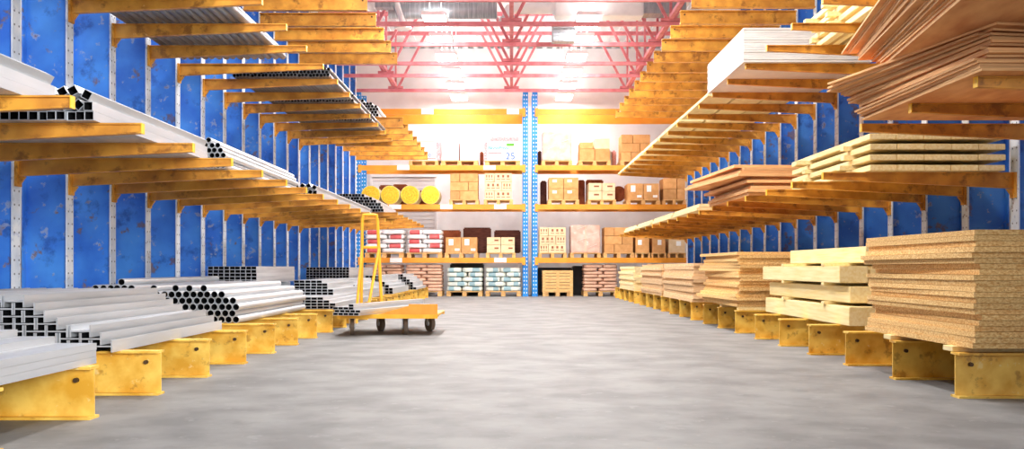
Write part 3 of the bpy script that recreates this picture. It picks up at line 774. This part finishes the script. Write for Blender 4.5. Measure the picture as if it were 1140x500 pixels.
w = RX(577)-RX(545); o = MB().box(-w/2, w/2, 0, .8, 0, .12).build('flat_carton', rose, loc=((RX(545)+RX(577))/2, YR+.06, RZ(157.5)+.001), bevel=.006); tag(o, 'flat rose carton lying on top of the large printed carton', 'box')
wrapped(603,637,3,146.5,'pale film-wrapped cube of cartons, upper shelf right of centre upright')
block(600,604,3,163,.93,.5,dark_brown,'dark_crate','crate','dark narrow crate behind the upper wrapped cube')
boxes(644.5,680,3,165.5,[A],card,'tan box','upper shelf pair, lower boxes')
z = RZ(165.5)
carton(RX(645.5), RX(660.5), YR+.05, z+.001, RZ(158), .8, card, 'low tan box stacked left on the upper shelf pair', 'tan boxes stacked on the upper shelf pair')
carton(RX(661.5), RX(679), YR+.05, z+.001, RZ(154), .8, card_cream, 'pale tan box stacked right on the upper shelf pair', 'tan boxes stacked on the upper shelf pair')
block(680.5,685,3,163,.93,.5,galv,'grey_board','board','grey panel end between box stacks, upper shelf')
block(685.5,690,3,163,.93,.5,rose,'rose_board','board','rose panel end left of the three-row boxes, upper shelf')
boxes(691,725,3,149.5,[B1,[0,.65,1],[0,.4,1]],card,'tan box','three-row stack by right arms, upper shelf')

# ------------------------------------------------------------------ roof trusses, lamps and ducts
def truss(y, i):
    t = empty('roof_truss', (0, y, 5.62))
    MB().bar((WL+.0005,0,0),(WR-.0005,0,0), .08, .08).build('bottom_chord', trussm, t)
    MB().bar((WL+.0005,0,1.55),(WR-.0005,0,1.55), .09, .09).build('top_chord', trussm, t)
    for q in (-3.15, 0, 3.15):
        for a, b_ in (((q-.05,0,.05),(q-.8,0,1.51)),((q+.05,0,.05),(q+.8,0,1.51))): MB().bar(a, b_, .06).build('web_bar', trussm, t)
        MB().bar((q,0,.05),(q,0,1.505), .05).build('web_bar', trussm, t)
        MB().box(q-.2, q+.2, -.052, .052, .0505, .11).build('gusset', trussm, t)
    for q in (-1.575, 1.575):
        MB().bar((q-.77,0,1.51),(q-1.1 if q < 0 else q-1.1,0,.05), .045).build('web_bar', trussm, t) if False else None
    tag(t, 'red steel roof truss, %s from the camera among those seen' % nth(i), 'roof truss', 'roof trusses')
for i, y in enumerate((17.8, 19.6, 21.4, 23.4, 24.88, 26.95)): truss(y, i)
for x, nm in ((-3.15,'left'),(0,'centre'),(3.15,'right')):
    o = empty('roof_tie', (x, 17, 5.74))
    for a, b_ in ((.95,2.45),(2.75,4.25),(4.55,6.25),(6.55,7.73),(8.03,9.8)): MB().bar((0,a-.1,0),(0,b_+.1,0), .08, .08).build('tie_bar', trussm, o)
    tag(o, 'red lengthwise roof tie running along the %s of the trusses' % nm, 'roof tie', 'lengthwise roof ties')
def lamp(x, y, label, power):
    t = empty('hanging_lamp', (x, y, 5.85))
    MB().box(-.25, .25, -.5, .5, 0, .085).build('housing', ductw, t, bevel=.01)
    MB().box(-.23, .23, -.48, .48, -.012, -.001).build('diffuser', lampglow, t)
    for q in (-.12, .12): MB().bar((q,0,.085),(q,0,ZC-5.85), 0, n=6, r=.012).build('hanger', ductw, t)
    tag(t, label, 'lamp', 'hanging lamps')
    for nm, z, rx, pw, sx, sy in (('lamp_light', 5.83, 0, power, .45, .95), ('lamp_uplight', 5.96, PI, power*(.12 if abs(y-20.3) < .1 else .35), .45, .95)):
        ld = bpy.data.lights.new(nm, 'AREA'); ld.shape = 'RECTANGLE'; ld.size = sx; ld.size_y = sy; ld.energy = pw; ld.color = (1,.985,.96)
        lo = bpy.data.objects.new(nm, ld); C.objects.link(lo); lo.location = (x, y, z); lo.rotation_euler = (rx, 0, 0)
ys = [6.6, 9.9, 13.2, 16.5, 20.3, 22.1, 23.9, 25.7, 27.6, 29.4]
for i, y in enumerate(ys):
    for x, nm in ((-1.56,'left'),(1.56,'right')):
        lamp(x, y, 'white hanging lamp, %s from the camera in the %s line under the roof' % (nth(i), nm), 128 if y < 19 else (100 if y < 25 else 68))
# ducts
YD = 20.6
dz = 6.15
t = empty('round_duct', (0, YD, dz))
m = MB(); m.bar((-2.55,0,0),(-.3,0,0), 0, n=28, r=.175); m.build('pipe', ductg, t)
m = MB()
for i in range(22): m.bar((-2.5+i*.1,0,0),(-2.488+i*.1,0,0), 0, n=28, r=.181)
m.build('spiral_seam', galv, t)
tag(t, 'grey spiral round duct crossing under the roof left of centre', 'duct')
t = empty('white_duct', (0, YD, dz+.05))
MB().path([(-.07,0,-.2),(-.065,0,-.12),(-.03,0,-.04),(.05,0,.0),(.9,0,0)], .125, 20).build('elbow', ductw, t)
m = MB(); m.poly([(-.27,-.2,-.28),(.17,-.2,-.28),(.17,.2,-.28),(-.27,.2,-.28),(-.19,-.12,-.19),(.06,-.12,-.19),(.06,.12,-.19),(-.19,.12,-.19)], [(0,3,2,1),(4,5,6,7),(0,1,5,4),(1,2,6,5),(2,3,7,6),(3,0,4,7)]); m.build('diffuser', galv, t)
MB().box(.9, 2.72, -.22, .22, -.21, .2).build('plenum_box', ductw, t, bevel=.02)
MB().bar((.86,0,0),(.9,0,0), 0, n=24, r=.15).build('collar', ductw, t)
m = MB(); m.box(2.72, 3.6, -.2, .2, -.16, .16)
for z in (-.08, .04): m.box(2.74, 3.6, -.214, -.2, z, z+.05)
m.build('ribbed_channel', ductg, t)
tag(t, 'white boxed duct with elbow and diffuser under the roof right of centre', 'duct')
t = empty('duct_drop', (X(440,20), 20.2, 6.2))
MB().path([(-.03,0,.3),(-.02,0,.1),(.03,0,-.1),(.14,0,-.42)], .06, 14).build('pipe', ductw, t)
m = MB(); m.bar((.14,0,-.42),(.14,0,-.5), 0, n=18, r=.08); m.bar((.14,0,-.5),(.14,0,-.53), 0, n=24, r=.17); m.build('outlet', ductw, t)
m = MB(); m.box(-.42, -.06, -.12, .12, -.12, .1)
for z in (-.06, .03): m.box(-.42, -.06, -.13, -.12, z, z+.04)
m.build('ribbed_channel', ductg, t)
tag(t, 'slim white duct dropping to a round outlet near the left top beams', 'duct')
t = empty('vent_box', (X(627,21.1), 21.1, Z(38.5, 21.1)))
MB().box(-.24, .24, -.15, .15, -.17, .17).build('casing', ductg, t, bevel=.008)
for i in range(4): MB().box(-.22, .22, -.168, -.151, -.14+i*.08, -.1+i*.08).build('louvre', galv, t)
MB().bar((0,0,.17),(0,0,1.2), 0, n=8, r=.012).build('hanger', ductw, t)
tag(t, 'grey louvred vent box hanging below the white duct', 'vent')

# ------------------------------------------------------------------ light, camera
w = bpy.data.worlds.new('World'); bpy.context.scene.world = w; w.use_nodes = True
w.node_tree.nodes['Background'].inputs[0].default_value = (.95,.97,1,1); w.node_tree.nodes['Background'].inputs[1].default_value = 0.4
ld = bpy.data.lights.new('added_rack_fill', 'AREA'); ld.shape = 'RECTANGLE'; ld.size = 4; ld.size_y = 4; ld.energy = 230; ld.spread = math.radians(55); ld.color = (.95,.98,1)  # unseen fill light added behind the camera to brighten the left racks
lo = bpy.data.objects.new('added_rack_fill', ld); C.objects.link(lo); lo.location = (4.5, -4.5, 3.2)
lo.rotation_euler = (Vector((-4.5, 10, 1.5)) - lo.location).to_track_quat('-Z', 'Y').to_euler()
cam = bpy.data.cameras.new('camera'); co = bpy.data.objects.new('camera', cam); C.objects.link(co)
cam.sensor_width = 36; cam.lens = 36*F/1140; cam.shift_y = (HY-250)/1140; cam.shift_x = (570-CX)/1140
cam.clip_start = .05; cam.clip_end = 100
co.location = (0,0,CZ); co.rotation_euler = (PI/2,0,0)
sc = bpy.context.scene; sc.camera = co
sc.view_settings.view_transform = 'Standard'; sc.view_settings.look = 'None'; sc.view_settings.gamma = 1
sc.view_settings.use_curve_mapping = False; sc.view_settings.exposure = 0.12
